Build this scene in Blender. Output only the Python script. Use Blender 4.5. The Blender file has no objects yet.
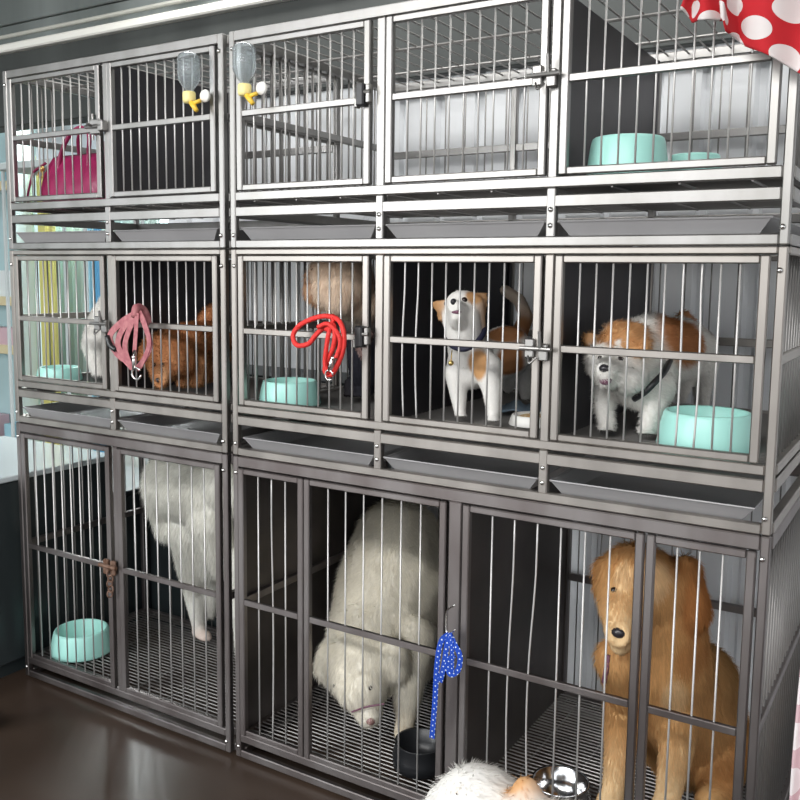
import bpy, math, random
import numpy as np
from mathutils import Vector, Matrix
random.seed(7); rng = np.random.default_rng(11)
scene = bpy.context.scene
COL = scene.collection
PI = math.pi
H = 1.107                                   # eye height of the photographer above the floor

# ------------------------------------------------------------------ camera
FOC, CX, CY, YAW, PIT, ROL, DIST = 887.7, 400.0, 376.77, .5474, .11569, .01181, 1.45
FW = np.array([-math.sin(YAW)*math.cos(PIT), math.cos(YAW)*math.cos(PIT), -math.sin(PIT)])
RI = np.array([math.cos(YAW), math.sin(YAW), 0.]); UP = np.cross(RI, FW)
RR = RI*math.cos(ROL)+UP*math.sin(ROL); UU = -RI*math.sin(ROL)+UP*math.cos(ROL)
CAM = np.array([0, -DIST, H])
def at(px, py, Y):
    """point of the place seen at a pixel, Y metres behind the cage fronts"""
    d = FW+RR*(px-CX)/FOC-UU*(py-CY)/FOC
    return CAM+d*((Y+DIST)/d[1])
def mpp(p):
    return float((np.asarray(p)-CAM) @ FW)/FOC
cd = bpy.data.cameras.new('camera'); cam = bpy.data.objects.new('camera', cd); COL.objects.link(cam)
cd.sensor_width = 36; cd.lens = FOC/800*36; cd.shift_y = (CY-400)/800; cd.clip_start = .05
M = Matrix.Identity(4)
for i in range(3):
    M[i][0] = RR[i]; M[i][1] = UU[i]; M[i][2] = -FW[i]; M[i][3] = CAM[i]
cam.matrix_world = M
scene.camera = cam

# ------------------------------------------------------------------ materials
def mat(name, col, rough=.5, metal=0., noise=None, bump=None, emit=None, alpha=None, trans=None, spec=None, aniso=None):
    m = bpy.data.materials.new(name); m.use_nodes = True
    nt = m.node_tree; b = nt.nodes['Principled BSDF']
    b.inputs['Base Color'].default_value = (*col, 1); b.inputs['Roughness'].default_value = rough
    b.inputs['Metallic'].default_value = metal
    if spec is not None: b.inputs['Specular IOR Level'].default_value = spec
    if trans: b.inputs['Transmission Weight'].default_value = trans; b.inputs['IOR'].default_value = 1.2
    if alpha: b.inputs['Alpha'].default_value = alpha
    if emit: b.inputs['Emission Color'].default_value = (*emit[:3], 1); b.inputs['Emission Strength'].default_value = emit[3]
    tc = nt.nodes.new('ShaderNodeTexCoord')
    if noise:
        sc, col2, stretch = noise
        mp = nt.nodes.new('ShaderNodeMapping'); mp.inputs['Scale'].default_value = stretch
        nz = nt.nodes.new('ShaderNodeTexNoise'); nz.inputs['Scale'].default_value = sc; nz.inputs['Detail'].default_value = 5
        cr = nt.nodes.new('ShaderNodeValToRGB'); cr.color_ramp.elements[0].position = .35; cr.color_ramp.elements[1].position = .65
        cr.color_ramp.elements[0].color = (*col, 1); cr.color_ramp.elements[1].color = (*col2, 1)
        nt.links.new(tc.outputs['Object'], mp.inputs[0]); nt.links.new(mp.outputs[0], nz.inputs[0])
        nt.links.new(nz.outputs[0], cr.inputs[0]); nt.links.new(cr.outputs[0], b.inputs['Base Color'])
        if metal > .5:
            mr = nt.nodes.new('ShaderNodeMapRange'); mr.inputs[3].default_value = rough-.07; mr.inputs[4].default_value = rough+.1
            nt.links.new(nz.outputs[0], mr.inputs[0]); nt.links.new(mr.outputs[0], b.inputs['Roughness'])
    if bump:
        nz2 = nt.nodes.new('ShaderNodeTexNoise'); nz2.inputs['Scale'].default_value = bump[0]; nz2.inputs['Detail'].default_value = 4
        bp = nt.nodes.new('ShaderNodeBump'); bp.inputs['Strength'].default_value = bump[1]; bp.inputs['Distance'].default_value = .01
        nt.links.new(tc.outputs['Object'], nz2.inputs[0]); nt.links.new(nz2.outputs[0], bp.inputs['Height']); nt.links.new(bp.outputs[0], b.inputs['Normal'])
    return m
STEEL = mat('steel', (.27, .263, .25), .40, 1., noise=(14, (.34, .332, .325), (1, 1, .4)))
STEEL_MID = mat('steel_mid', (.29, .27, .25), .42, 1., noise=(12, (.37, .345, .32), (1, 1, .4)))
STEEL_LOW = mat('steel_low', (.19, .165, .16), .45, 1., noise=(9, (.27, .25, .245), (1, 1, .4)))  # darker, browner steel for the bottom cages
ROD = mat('rod_steel', (.60, .59, .575), .5, .6)
WIRE = mat('wire_steel', (.30, .29, .28), .5, .7)
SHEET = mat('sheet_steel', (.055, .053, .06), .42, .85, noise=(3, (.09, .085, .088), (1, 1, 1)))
SHEET_LOW = mat('sheet_steel_low', (.06, .053, .048), .45, .7, noise=(4, (.12, .105, .10), (1, 1, 1)))  # browner sheet for the panels of the bottom cages
TRAY = mat('tray_steel', (.34, .335, .34), .45, .35, noise=(5, (.29, .285, .29), (1, 1, 1)))
GRATE = mat('grate_wire', (.26, .25, .24), .4, .9)
BOLT = mat('bolt_steel', (.85, .84, .82), .18, 1.)
RUST = mat('rusty_iron', (.12, .06, .035), .7, .5, noise=(60, (.25, .16, .12), (1, 1, 1)))
BLACKMETAL = mat('black_catch', (.02, .02, .022), .4)
MINT = mat('mint_plastic', (.42, .80, .72), .35)
MINT_IN = mat('mint_plastic_inside', (.42, .80, .72), .4)
YELLOW = mat('yellow_plastic', (.90, .58, .06), .4)
PALEYEL = mat('pale_yellow_plastic', (.92, .80, .35), .45)
WHITEPL = mat('white_plastic', (.85, .84, .80), .4)
CLEAR = mat('clear_bottle', (.86, .91, .93), .10, trans=.9)
REDCORD = mat('red_cord', (.75, .035, .03), .55, bump=(300, .4))
PINKWEB = mat('pink_webbing', (.34, .10, .12), .7, noise=(80, (.46, .18, .19), (1, 1, 1)))
BAG = mat('magenta_leather', (.24, .012, .07), .38, noise=(25, (.33, .02, .10), (1, 1, 1)), bump=(40, .25))
BAGDK = mat('dark_zip', (.12, .04, .05), .5)
GOLD = mat('gold_metal', (.75, .55, .2), .3, 1.)
NAVY = mat('navy_strap', (.02, .02, .05), .6)
BLACKPLAS = mat('black_plastic', (.015, .016, .018), .35)
BLACKCAB = mat('black_laminate', (.018, .024, .026), .35, noise=(3, (.028, .036, .038), (1, 1, .5)))
NOSE = mat('nose_black', (.018, .016, .02), .3)
EYE = mat('eye_dark', (.02, .012, .01), .08)
TONGUE = mat('mouth_mauve', (.16, .06, .10), .5)
FOOD = mat('dog_food', (.45, .28, .12), .9, noise=(120, (.65, .5, .3), (1, 1, 1)))
BLUECLOTH = mat('blue_grey_cloth', (.16, .22, .28), .9)
INOX = mat('polished_bowl', (.75, .75, .76), .15, 1.)
TRIMWHITE = mat('trim_white', (.85, .84, .78), .4)
BEIGE = mat('beige_shelf', (.72, .62, .38), .5)
YELPOST = mat('yellow_post', (.62, .56, .18), .5)
PALEBLUE = mat('pale_blue_box', (.35, .60, .70), .5)
PALEWHITE = mat('white_box', (.75, .80, .80), .5)
PINKBOX = mat('rose_box', (.65, .45, .5), .5)
BLUEPOST = mat('blue_post', (.10, .35, .60), .5)

def wall_mat():
    m = mat('white_corrugated', (.80, .82, .84), .5)
    return m
def vcol_mat(name):
    """hair: light scattered off it and a share passed through it"""
    m = bpy.data.materials.new(name); m.use_nodes = True; nt = m.node_tree; nt.nodes.clear(); L = nt.links.new
    a = nt.nodes.new('ShaderNodeAttribute'); a.attribute_name = 'Col'
    d = nt.nodes.new('ShaderNodeBsdfDiffuse'); t = nt.nodes.new('ShaderNodeBsdfTranslucent'); x = nt.nodes.new('ShaderNodeMixShader'); x.inputs[0].default_value = .38
    o = nt.nodes.new('ShaderNodeOutputMaterial')
    L(a.outputs['Color'], d.inputs['Color']); L(a.outputs['Color'], t.inputs['Color']); L(d.outputs[0], x.inputs[1]); L(t.outputs[0], x.inputs[2]); L(x.outputs[0], o.inputs['Surface'])
    return m
FUR = vcol_mat('fur')
SKIN = mat('skin_coat', (.8, .8, .8), .9, spec=.1)
_n = SKIN.node_tree; _a = _n.nodes.new('ShaderNodeAttribute'); _a.attribute_name = 'Col'; _n.links.new(_a.outputs['Color'], _n.nodes['Principled BSDF'].inputs['Base Color'])
def dots_mat(name, base, dot, n, rad, hem=None):
    """round dots printed on cloth, laid out on the cloth's own UV"""
    m = bpy.data.materials.new(name); m.use_nodes = True; nt = m.node_tree; b = nt.nodes['Principled BSDF']; L = nt.links.new
    uv = nt.nodes.new('ShaderNodeUVMap'); uv.uv_map = 'UVMap'
    def grid(off):
        ad = nt.nodes.new('ShaderNodeVectorMath'); ad.operation = 'MULTIPLY_ADD'
        ad.inputs[1].default_value = (n, n, 0); ad.inputs[2].default_value = (off, off, 0)
        fr = nt.nodes.new('ShaderNodeVectorMath'); fr.operation = 'FRACTION'
        sb = nt.nodes.new('ShaderNodeVectorMath'); sb.operation = 'SUBTRACT'; sb.inputs[1].default_value = (.5, .5, 0)
        ln = nt.nodes.new('ShaderNodeVectorMath'); ln.operation = 'LENGTH'
        lt = nt.nodes.new('ShaderNodeMath'); lt.operation = 'LESS_THAN'; lt.inputs[1].default_value = rad
        L(uv.outputs[0], ad.inputs[0]); L(ad.outputs[0], fr.inputs[0]); L(fr.outputs[0], sb.inputs[0]); L(sb.outputs[0], ln.inputs[0]); L(ln.outputs['Value'], lt.inputs[0])
        return lt
    a, c = grid(0.), grid(.5)
    mx = nt.nodes.new('ShaderNodeMath'); mx.operation = 'MAXIMUM'; L(a.outputs[0], mx.inputs[0]); L(c.outputs[0], mx.inputs[1])
    mix = nt.nodes.new('ShaderNodeMix'); mix.data_type = 'RGBA'; mix.inputs['A'].default_value = (*base, 1); mix.inputs['B'].default_value = (*dot, 1)
    L(mx.outputs[0], mix.inputs['Factor']); out = mix.outputs['Result']
    if hem:
        sp = nt.nodes.new('ShaderNodeSeparateXYZ'); L(uv.outputs[0], sp.inputs[0])
        g = nt.nodes.new('ShaderNodeMath'); g.operation = 'LESS_THAN'; g.inputs[1].default_value = hem[0]; L(sp.outputs['Y'], g.inputs[0])
        m2 = nt.nodes.new('ShaderNodeMix'); m2.data_type = 'RGBA'; m2.inputs['B'].default_value = (*hem[1], 1)
        L(out, m2.inputs['A']); L(g.outputs[0], m2.inputs['Factor']); out = m2.outputs['Result']
    L(out, b.inputs['Base Color']); b.inputs['Roughness'].default_value = .85
    return m
POLKA = dots_mat('polka_cloth', (.45, .008, .015), (.66, .61, .60), 4.2, .27)
PALEPOLKA = dots_mat('pale_polka_cloth', (.62, .42, .45), (.80, .74, .74), 9.0, .3, hem=(.045, (.62, .01, .02)))
BLUEDOT = dots_mat('blue_dotted_ribbon', (.004, .05, .38), (.60, .68, .80), .9, .12)

# ------------------------------------------------------------------ mesh helpers
class MB:
    def __init__(s): s.v = []; s.f = []; s.m = []; s.uv = None
    def add(s, vs, fs, mi=0):
        n = len(s.v); s.v += [tuple(map(float, p)) for p in vs]; s.f += [tuple(i+n for i in f) for f in fs]; s.m += [mi]*len(fs); return s
    def box(s, x0, x1, y0, y1, z0, z1, b=0., mi=0):
        if b <= 0:
            vs = [(x, y, z) for x in (x0, x1) for y in (y0, y1) for z in (z0, z1)]
            return s.add(vs, [(0, 1, 3, 2), (4, 6, 7, 5), (0, 4, 5, 1), (2, 3, 7, 6), (0, 2, 6, 4), (1, 5, 7, 3)], mi)
        b = min(b, (x1-x0)*.45, (y1-y0)*.45, (z1-z0)*.45)
        vs = []; ids = {}
        for cx in (0, 1):
            for cy in (0, 1):
                for cz in (0, 1):
                    X = (x0, x1)[cx]; Y = (y0, y1)[cy]; Z = (z0, z1)[cz]
                    dx = b if cx == 0 else -b; dy = b if cy == 0 else -b; dz = b if cz == 0 else -b
                    ids[cx, cy, cz, 'x'] = len(vs); vs.append((X, Y+dy, Z+dz))
                    ids[cx, cy, cz, 'y'] = len(vs); vs.append((X+dx, Y, Z+dz))
                    ids[cx, cy, cz, 'z'] = len(vs); vs.append((X+dx, Y+dy, Z))
        fs = []
        for c in (0, 1):
            fs.append([ids[c, 0, 0, 'x'], ids[c, 1, 0, 'x'], ids[c, 1, 1, 'x'], ids[c, 0, 1, 'x']][::(-1 if c == 0 else 1)])
            fs.append([ids[0, c, 0, 'y'], ids[1, c, 0, 'y'], ids[1, c, 1, 'y'], ids[0, c, 1, 'y']][::(1 if c == 0 else -1)])
            fs.append([ids[0, 0, c, 'z'], ids[1, 0, c, 'z'], ids[1, 1, c, 'z'], ids[0, 1, c, 'z']][::(-1 if c == 0 else 1)])
        for a in (0, 1):
            for c in (0, 1):
                fs.append([ids[a, c, 0, 'x'], ids[a, c, 1, 'x'], ids[a, c, 1, 'y'], ids[a, c, 0, 'y']])
                fs.append([ids[a, 0, c, 'x'], ids[a, 1, c, 'x'], ids[a, 1, c, 'z'], ids[a, 0, c, 'z']])
                fs.append([ids[0, a, c, 'y'], ids[1, a, c, 'y'], ids[1, a, c, 'z'], ids[0, a, c, 'z']])
        for k, _ in list(ids.items()):
            if k[3] == 'x': fs.append([ids[k[0], k[1], k[2], q] for q in 'xyz'])
        return s.add(vs, fs, mi)
    def tube(s, pts, r, seg=8, mi=0, caps=True, flat=None):
        pts = [np.array(p, float) for p in pts]; n = len(pts); rs = r if hasattr(r, '__len__') else [r]*n
        t0 = pts[1]-pts[0]; t0 = t0/np.linalg.norm(t0)
        a = np.array((0, 0, 1.)) if abs(t0[2]) < .9 else np.array((1., 0, 0))
        u = np.cross(t0, a); u /= np.linalg.norm(u); vs = []
        for i, p in enumerate(pts):
            t = pts[min(i+1, n-1)]-pts[max(i-1, 0)]; t /= (np.linalg.norm(t)+1e-9)
            u = u-t*(u@t); u /= (np.linalg.norm(u)+1e-9); w = np.cross(t, u)
            for k in range(seg):
                an = 2*PI*k/seg; k2 = flat or 1.
                vs.append(p+rs[i]*(math.cos(an)*u+math.sin(an)*w*k2))
        fs = [(i*seg+k, i*seg+(k+1) % seg, (i+1)*seg+(k+1) % seg, (i+1)*seg+k) for i in range(n-1) for k in range(seg)]
        if caps: fs += [tuple(range(seg))[::-1], tuple((n-1)*seg+k for k in range(seg))]
        return s.add(vs, fs, mi)
    def lathe(s, prof, c=(0, 0, 0), seg=32, mi=0, M3=None, open_top=False):
        vs = []
        for r, z in prof:
            for k in range(seg):
                p = np.array((r*math.cos(2*PI*k/seg), r*math.sin(2*PI*k/seg), z))
                if M3 is not None: p = M3 @ p
                vs.append(p+np.array(c))
        n = len(prof)
        fs = [(i*seg+k, i*seg+(k+1) % seg, (i+1)*seg+(k+1) % seg, (i+1)*seg+k) for i in range(n-1) for k in range(seg)]
        if prof[0][0] > 1e-4 and prof[0] != prof[-1]: fs.append(tuple(range(seg))[::-1])
        if prof[-1][0] > 1e-4 and prof[0] != prof[-1] and not open_top: fs.append(tuple((n-1)*seg+k for k in range(seg)))
        return s.add(vs, fs, mi)
    def ball(s, c, r, seg=12, mi=0, sc=(1, 1, 1), M3=None):
        vs = []; n = seg//2+1
        for i in range(n):
            th = PI*i/(n-1)
            for k in range(seg):
                p = np.array((math.sin(th)*math.cos(2*PI*k/seg)*sc[0], math.sin(th)*math.sin(2*PI*k/seg)*sc[1], math.cos(th)*sc[2]))*r
                if M3 is not None: p = M3 @ p
                vs.append(p+np.array(c))
        fs = [(i*seg+k, (i+1)*seg+k, (i+1)*seg+(k+1) % seg, i*seg+(k+1) % seg) for i in range(n-1) for k in range(seg)]
        return s.add(vs, fs, mi)
    def cone(s, p1, r1, p2, r2, seg=14, hr=5):
        """rounded cone between two spheres"""
        p1 = np.array(p1, float); p2 = np.array(p2, float); t = p2-p1; L = np.linalg.norm(t)
        t = t/L if L > 1e-6 else np.array((0, 0, 1.))
        a = np.array((0, 0, 1.)) if abs(t[2]) < .9 else np.array((1., 0, 0))
        u = np.cross(t, a); u /= np.linalg.norm(u); w = np.cross(t, u); rings = []
        for i in range(hr+1):
            th = PI/2*i/hr; rings.append((p1-t*r1*math.cos(th), max(r1*math.sin(th), 1e-5)))
        for i in range(hr+1):
            th = PI/2*(1-i/hr); rings.append((p2+t*r2*math.cos(th), max(r2*math.sin(th), 1e-5)))
        vs = [c+r*(math.cos(2*PI*k/seg)*u+math.sin(2*PI*k/seg)*w) for c, r in rings for k in range(seg)]
        n = len(rings)
        fs = [(i*seg+k, i*seg+(k+1) % seg, (i+1)*seg+(k+1) % seg, (i+1)*seg+k) for i in range(n-1) for k in range(seg)]
        fs += [tuple(range(seg))[::-1], tuple((n-1)*seg+k for k in range(seg))]
        return s.add(vs, fs)
    def build(s, name, mats, parent=None, smooth=False, loc=None):
        me = bpy.data.meshes.new(name); off = np.array(wloc(parent) if parent else (loc if loc is not None else (0, 0, 0)))
        me.from_pydata([tuple(np.array(p)-off) for p in s.v], [], s.f)
        for m in (mats if isinstance(mats, (list, tuple)) else [mats]): me.materials.append(m)
        if any(s.m): me.polygons.foreach_set('material_index', s.m)
        if smooth: me.polygons.foreach_set('use_smooth', [True]*len(me.polygons))
        if s.uv is not None:
            uvl = me.uv_layers.new(name='UVMap')
            for l in me.loops: uvl.data[l.index].uv = s.uv[l.vertex_index]
        me.update()
        import bmesh
        bm = bmesh.new(); bm.from_mesh(me); bmesh.ops.recalc_face_normals(bm, faces=bm.faces); bm.to_mesh(me); bm.free()
        o = bpy.data.objects.new(name, me); COL.objects.link(o)
        if parent: o.parent = parent
        elif loc is not None: o.location = loc
        return o
LOC = {}
def wloc(o):
    v = np.zeros(3)
    while o is not None: v = v+np.array(o.location); o = o.parent
    return v
def tag(o, label, cat, group=None, kind=None):
    if label: o['label'] = label
    if cat: o['category'] = cat
    if group: o['group'] = group
    if kind: o['kind'] = kind
    return o
def thing(name, label, cat, loc, group=None):
    o = bpy.data.objects.new(name, None); COL.objects.link(o); o.location = loc; o.empty_display_size = .05
    return tag(o, label, cat, group)
def copy_tree(o, parent=None):
    c = o.copy(); COL.objects.link(c); c.parent = parent
    for ch in list(o.children): copy_tree(ch, c)
    return c
def spline(pts, n=8):
    """Catmull-Rom through the given points"""
    P = [np.array(p, float) for p in pts]; P = [2*P[0]-P[1]]+P+[2*P[-1]-P[-2]]; out = []
    for i in range(1, len(P)-2):
        for k in range(n):
            t = k/n
            out.append(.5*((2*P[i])+(-P[i-1]+P[i+1])*t+(2*P[i-1]-5*P[i]+4*P[i+1]-P[i+2])*t*t+(-P[i-1]+3*P[i]-3*P[i+1]+P[i+2])*t**3))
    out.append(P[-2]); return out

# ------------------------------------------------------------------ setting
YB = .68                                    # face of the building wall behind the cages
f = MB(); f.box(-9, 6, -8, 5, -.1, 0)
FLOORM = mat('brown_floor', (.034, .022, .016), .35, noise=(2.2, (.062, .041, .029), (1, 1, 1)))
tag(f.build('floor', FLOORM), None, None, kind='structure')
w = MB(); n = 0                             # white corrugated sheeting: flat pans and narrow raised ribs
x = -2.2; prof = []
while x < 2.5:
    prof += [(x, YB), (x+.085, YB), (x+.093, YB+.014), (x+.107, YB+.014)]; x += .115
vs = []; fs = []
for i, (a, b) in enumerate(prof):
    vs += [(a, b, 0), (a, b, H+.52), (a, b+.03, 0), (a, b+.03, H+.52)]
for i in range(len(prof)-1):
    k = 4*i; fs += [(k, k+1, k+5, k+4), (k+2, k+6, k+7, k+3), (k+1, k+3, k+7, k+5), (k, k+4, k+6, k+2)]
fs += [(0, 2, 3, 1), (4*len(prof)-4, 4*len(prof)-3, 4*len(prof)-1, 4*len(prof)-2)]
w.add(vs, fs)
tag(w.build('wall_back', wall_mat()), None, None, kind='structure')
u = MB()                                    # grey metal lintel with long seams above the sheeting
LINT = mat('lintel_metal', (.20, .225, .215), .38, .6, noise=(2.5, (.31, .34, .33), (2.2, 1, .12)))
for k, (z0, z1, dy) in enumerate([(.79, .835, -.008), (.838, .872, -.004), (.875, 1.13, -.006)]):
    u.box(-4.5, 2.5, YB-.03+dy, YB+.06, H+z0, H+z1, .003)
tag(u.build('trim_2', LINT), None, None, kind='structure')
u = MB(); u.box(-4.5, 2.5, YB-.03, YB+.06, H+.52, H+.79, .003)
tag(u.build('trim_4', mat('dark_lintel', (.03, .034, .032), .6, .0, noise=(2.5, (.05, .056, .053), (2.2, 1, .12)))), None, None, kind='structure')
u = MB(); u.box(-4.5, 2.5, YB-.06, YB-.026, H+.775, H+.803, .005)
tag(u.build('trim_1', TRIMWHITE), None, None, kind='structure')
u = MB(); u.box(-4.5, 2.5, YB-.05, YB-.026, H+.825, H+.838, .004)
tag(u.build('trim_3', mat('trim_cream', (.5, .5, .45), .4)), None, None, kind='structure')
u = MB(); u.box(-9, 6, -2.2, YB+.1, H+1.13, H+1.2)
tag(u.build('ceiling', mat('ceiling_grey', (.07, .075, .075), .6)), None, None, kind='structure')
# the shop beyond the left end of the cages
FARW = mat('far_wall', (.60, .72, .72), .6, noise=(1.2, (.62, .72, .72), (6, 1, .4)))
u = MB(); u.box(-9, -1.6, 3.4, 3.5, 0, 3); tag(u.build('wall_far', FARW), None, None, kind='structure')
u = MB(); u.box(-9.1, -9, -8, 3.5, 0, 3); tag(u.build('wall_left', FARW), None, None, kind='structure')
u = MB(); u.box(-9, -4.5, YB+.1, 3.5, H+1.6, H+1.7); u.box(-4.5, -1.6, YB+.1, 3.5, H+1.6, H+1.7)
tag(u.build('ceiling', mat('far_ceiling', (.6, .62, .6), .6)), None, None, kind='structure')

# ------------------------------------------------------------------ cages
def bar_mesh(x, z0, z1, y=-.0, r=.0023, bend=0.):
    b = MB()
    if bend:
        b.tube([(x+bend*math.sin(PI*min(1, t/.8))*(1 if t < .8 else .3), y-abs(bend)*.3*math.sin(PI*t), z0+(z1-z0)*t) for t in [i/12 for i in range(13)]], r, 8)
    else: b.tube([(x, y, z0), (x, y, z1)], r, 8)
    return b
def make_door(cage, x0, x1, z0, z1, zm, n, m, latch=None, bends={}, name='door', label=None):
    s = .0145; d = MB(); y0, y1 = -.003, .011
    d.box(x0, x0+s, y0, y1, z0, z1, .002); d.box(x1-s, x1, y0, y1, z0, z1, .002)
    d.box(x0+s, x1-s, y0+.001, y1-.001, z0, z0+s*.9, .002); d.box(x0+s, x1-s, y0+.001, y1-.001, z1-s*.9, z1, .002)
    d.box(x0+s, x1-s, y0+.001, y1-.003, zm-.0065, zm+.0065, .0015)
    o = d.build(name, m, cage)
    if label: o['label'] = label
    sp = (x1-x0-2*s)/(n+1)
    for i in range(n):
        xx = x0+s+sp*(i+1)
        bar_mesh(xx, z0+s*.5, z1-s*.5, .005, .0018, bends.get(i, 0)).build('bar', ROD, o, smooth=True)
    return o
def make_latch(door, x, z, style):
    l = MB()
    if style == 'slide':
        l.box(x-.014, x+.020, -.026, -.016, z-.017, z+.017, .002); l.tube([(x-.022, -.030, z), (x+.034, -.030, z)], .0045, 10)
        l.tube([(x+.002, -.030, z), (x+.002, -.046, z+.004)], .0035, 8); l.box(x+.022, x+.038, -.034, -.016, z-.012, z+.012, .002)
        l.tube([(x-.006, -.022, z+.03), (x-.006, -.022, z-.03)], .0025, 8)
        mt = STEEL
    elif style == 'black':
        l.box(x-.012, x+.006, -.034, -.016, z-.020, z+.022, .003, 1); l.box(x-.018, x-.010, -.030, -.016, z-.022, z-.004, .002)
        l.tube([(x-.014, -.028, z+.006), (x+.018, -.028, z+.006)], .004, 10); l.box(x+.008, x+.018, -.030, -.016, z-.015, z+.02, .002)
        mt = [STEEL, BLACKMETAL]
    elif style == 'hasp':
        l.box(x-.020, x-.002, -.024, -.016, z-.014, z+.020, .002); l.box(x+.006, x+.024, -.026, -.016, z-.018, z+.012, .002)
        l.tube([(x-.026, -.029, z+.003), (x+.032, -.029, z+.003)], .004, 10); l.tube([(x+.012, -.03, z+.003), (x+.012, -.034, z+.034)], .003, 8)
        l.tube(spline([(x-.01, -.03, z-.01), (x-.004, -.036, z-.022), (x+.006, -.03, z-.012)], 4), .002, 6)
        mt = STEEL
    else:
        l.box(x-.018, x+.0, -.026, -.016, z-.02, z+.018, .003); l.box(x+.008, x+.024, -.026, -.016, z-.02, z+.018, .003)
        l.tube([(x-.024, -.03, z+.004), (x+.036, -.03, z+.004)], .005, 8)
        for k in range(5):
            c = np.array((x+.012+.004*(k % 2), -.03, z-.012-.013*k)); a = k % 2
            pts = [c+np.array((.006*math.cos(t)*(1 if a else .4), .006*math.cos(t)*(.4 if a else 1), .009*math.sin(t))) for t in [2*PI*i/10 for i in range(11)]]
            l.tube(pts, .0022, 6)
        mt = RUST
    l.v = [(p[0], p[1]+.013, p[2]) for p in l.v]
    return l.build('latch', mt, door)

def cage_unit(label, x0, x1, zb, zt, depth, doors, mulls, m, zfloor, divs, sidem, trays=True, top=True, leftside='bars', rightside='bars', panels=(), rail=None, backsolid=False):
    c = thing('cage', label, 'cage', ((x0+x1)/2, depth/2, zb), 'stacked steel pet cages')
    P = .0145; fr = MB(); e = .002
    for xx in (x0, x1-P):
        for yy in (0, depth-P): fr.box(xx, xx+P, yy, yy+P, zb, zt, e)
    R = .0175
    zr = rail or {}
    levels = zr['levels']
    for (a, b) in levels:                                # horizontal rails all round
        fr.box(x0+P, x1-P, .0, .014, a, b, e); fr.box(x0+P, x1-P, depth-.016, depth, a, b, e)
        for xx in (x0+.001, x1-P): fr.box(xx, xx+.017, P, depth-P, a, b, e)
    for (ma, mb) in mulls:
        fr.box(ma, mb, .001, .014, zr['mull0'], zr['levels'][-1][0], e)
        if zr['mull0'] > zb+.05: fr.box((ma+mb)/2-.0085, (ma+mb)/2+.0085, -.001, .015, zb+.015, zr['mull0'], e)
        fr.box((ma+mb)/2-.008, (ma+mb)/2+.008, depth-.016, depth, zb+.015, zt-.015, e)
    fr.build('frame', m, c)
    zm = zr['mid']
    for side, xx, kind in (('left', x0+.009, leftside), ('right', x1-.009, rightside)):
        if kind == 'bars':
            g = MB(); g.box(xx-.007, xx+.007, P, depth-P, zm-.008, zm+.008, .0015); go = g.build('side_rail', m, c)
            nb = int(depth/.031)
            for i in range(1, nb):
                yy = P+(depth-2*P)*i/nb
                b = MB(); b.tube([(xx, yy, zfloor), (xx, yy, zt-.012)], .0022, 6); b.build('bar', WIRE, go, smooth=True)
        elif kind == 'sheet':
            g = MB(); g.box(xx-.002, xx+.001, P, depth-P, zfloor, zt-.015); g.build('side_panel', sidem, c)
            g = MB(); g.box(xx+.002, xx+.012, P, depth-P, zm-.012, zm+.006, .0015); g.build('side_rail', m, c)
    g = MB(); g.box(x0+P, x1-P, depth-.014, depth-.002, zm-.025, zm-.007, .0015); go = g.build('back_rail', m, c)
    nb = int((x1-x0)/.056)
    for i in range(1, nb):
        xx = x0+P+(x1-x0-2*P)*i/nb; b = MB(); b.tube([(xx, depth-.008, zfloor), (xx, depth-.008, zt-.012)], .0018, 6); b.build('bar', WIRE, go, smooth=True)
    for dx in divs:
        g = MB(); g.box(dx-.0015, dx+.0015, .02, depth-.018, zfloor, zt-.018); g.box(dx-.006, dx+.006, depth-.03, depth-.016, zfloor, zt-.018, .001)
        g.build('divider', sidem, c)
    g = MB()                                             # wire floor
    yy = .022
    while yy < depth-.02:
        g.tube([(x0+.012, yy, zfloor), (x1-.012, yy, zfloor)], .0017, 5); yy += .0135
    xx = x0+.06
    while xx < x1-.03:
        g.tube([(xx, .01, zfloor-.0035), (xx, depth-.012, zfloor-.0035)], .0024, 5); xx += .11
    g.build('wire_floor', GRATE, c)
    if top == 'wire':
        g = MB(); xx = x0+.03
        while xx < x1-.02:
            g.tube([(xx, .01, zt-.008), (xx, depth-.01, zt-.008)], .0019, 6); xx += .045
        for k in (.42, .74): g.tube([(x0+P, depth*k, zt-.0125), (x1-P, depth*k, zt-.0125)], .0034, 6)
        g.build('wire_top', WIRE, c)
    if trays:
        xs = [x0+P]+[(a+b)/2 for a, b in mulls]+[x1-P]
        for a, b in zip(xs[:-1], xs[1:]):
            a2, b2 = a+.012, b-.012; zt_, zb_ = zr['tray'], zb+.012; t = MB(); D = depth-.03; q = .022
            vs = [(a2, .006, zt_), (b2, .006, zt_), (b2, D, zt_), (a2, D, zt_), (a2+q, .018, zb_), (b2-q, .018, zb_), (b2-q, D-q, zb_), (a2+q, D-q, zb_)]
            t.add(vs, [(0, 1, 5, 4), (1, 2, 6, 5), (2, 3, 7, 6), (3, 0, 4, 7), (4, 5, 6, 7)])
            t.tube([(a2, .006, zt_), (b2, .006, zt_)], .002, 6); t.tube([(a2, .006, zt_), (a2, D, zt_)], .0018, 6); t.tube([(b2, .006, zt_), (b2, D, zt_)], .0018, 6)
            t.build('tray', TRAY, c)
    out = []
    for i, dd in enumerate(doors):
        out.append(make_door(c, dd['x'][0], dd['x'][1], zr['door'][0], zr['door'][1], zm, dd['n'], m, bends=dd.get('bends', {}), name=dd.get('name', 'door')))
        if dd.get('latch'): make_latch(out[-1], dd['latch'][0], zm+dd['latch'][2], dd['latch'][1])
    bolts = []
    for xx in (x0+.010, x1-.010):
        for zz in (zb+.027, zt-.036): bolts.append((xx, zz))
    for ma, mb in mulls:
        if zr['mull0'] > zb+.05: bolts += [((ma+mb)/2, zb+.035), ((ma+mb)/2, zb+.062)]
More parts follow.
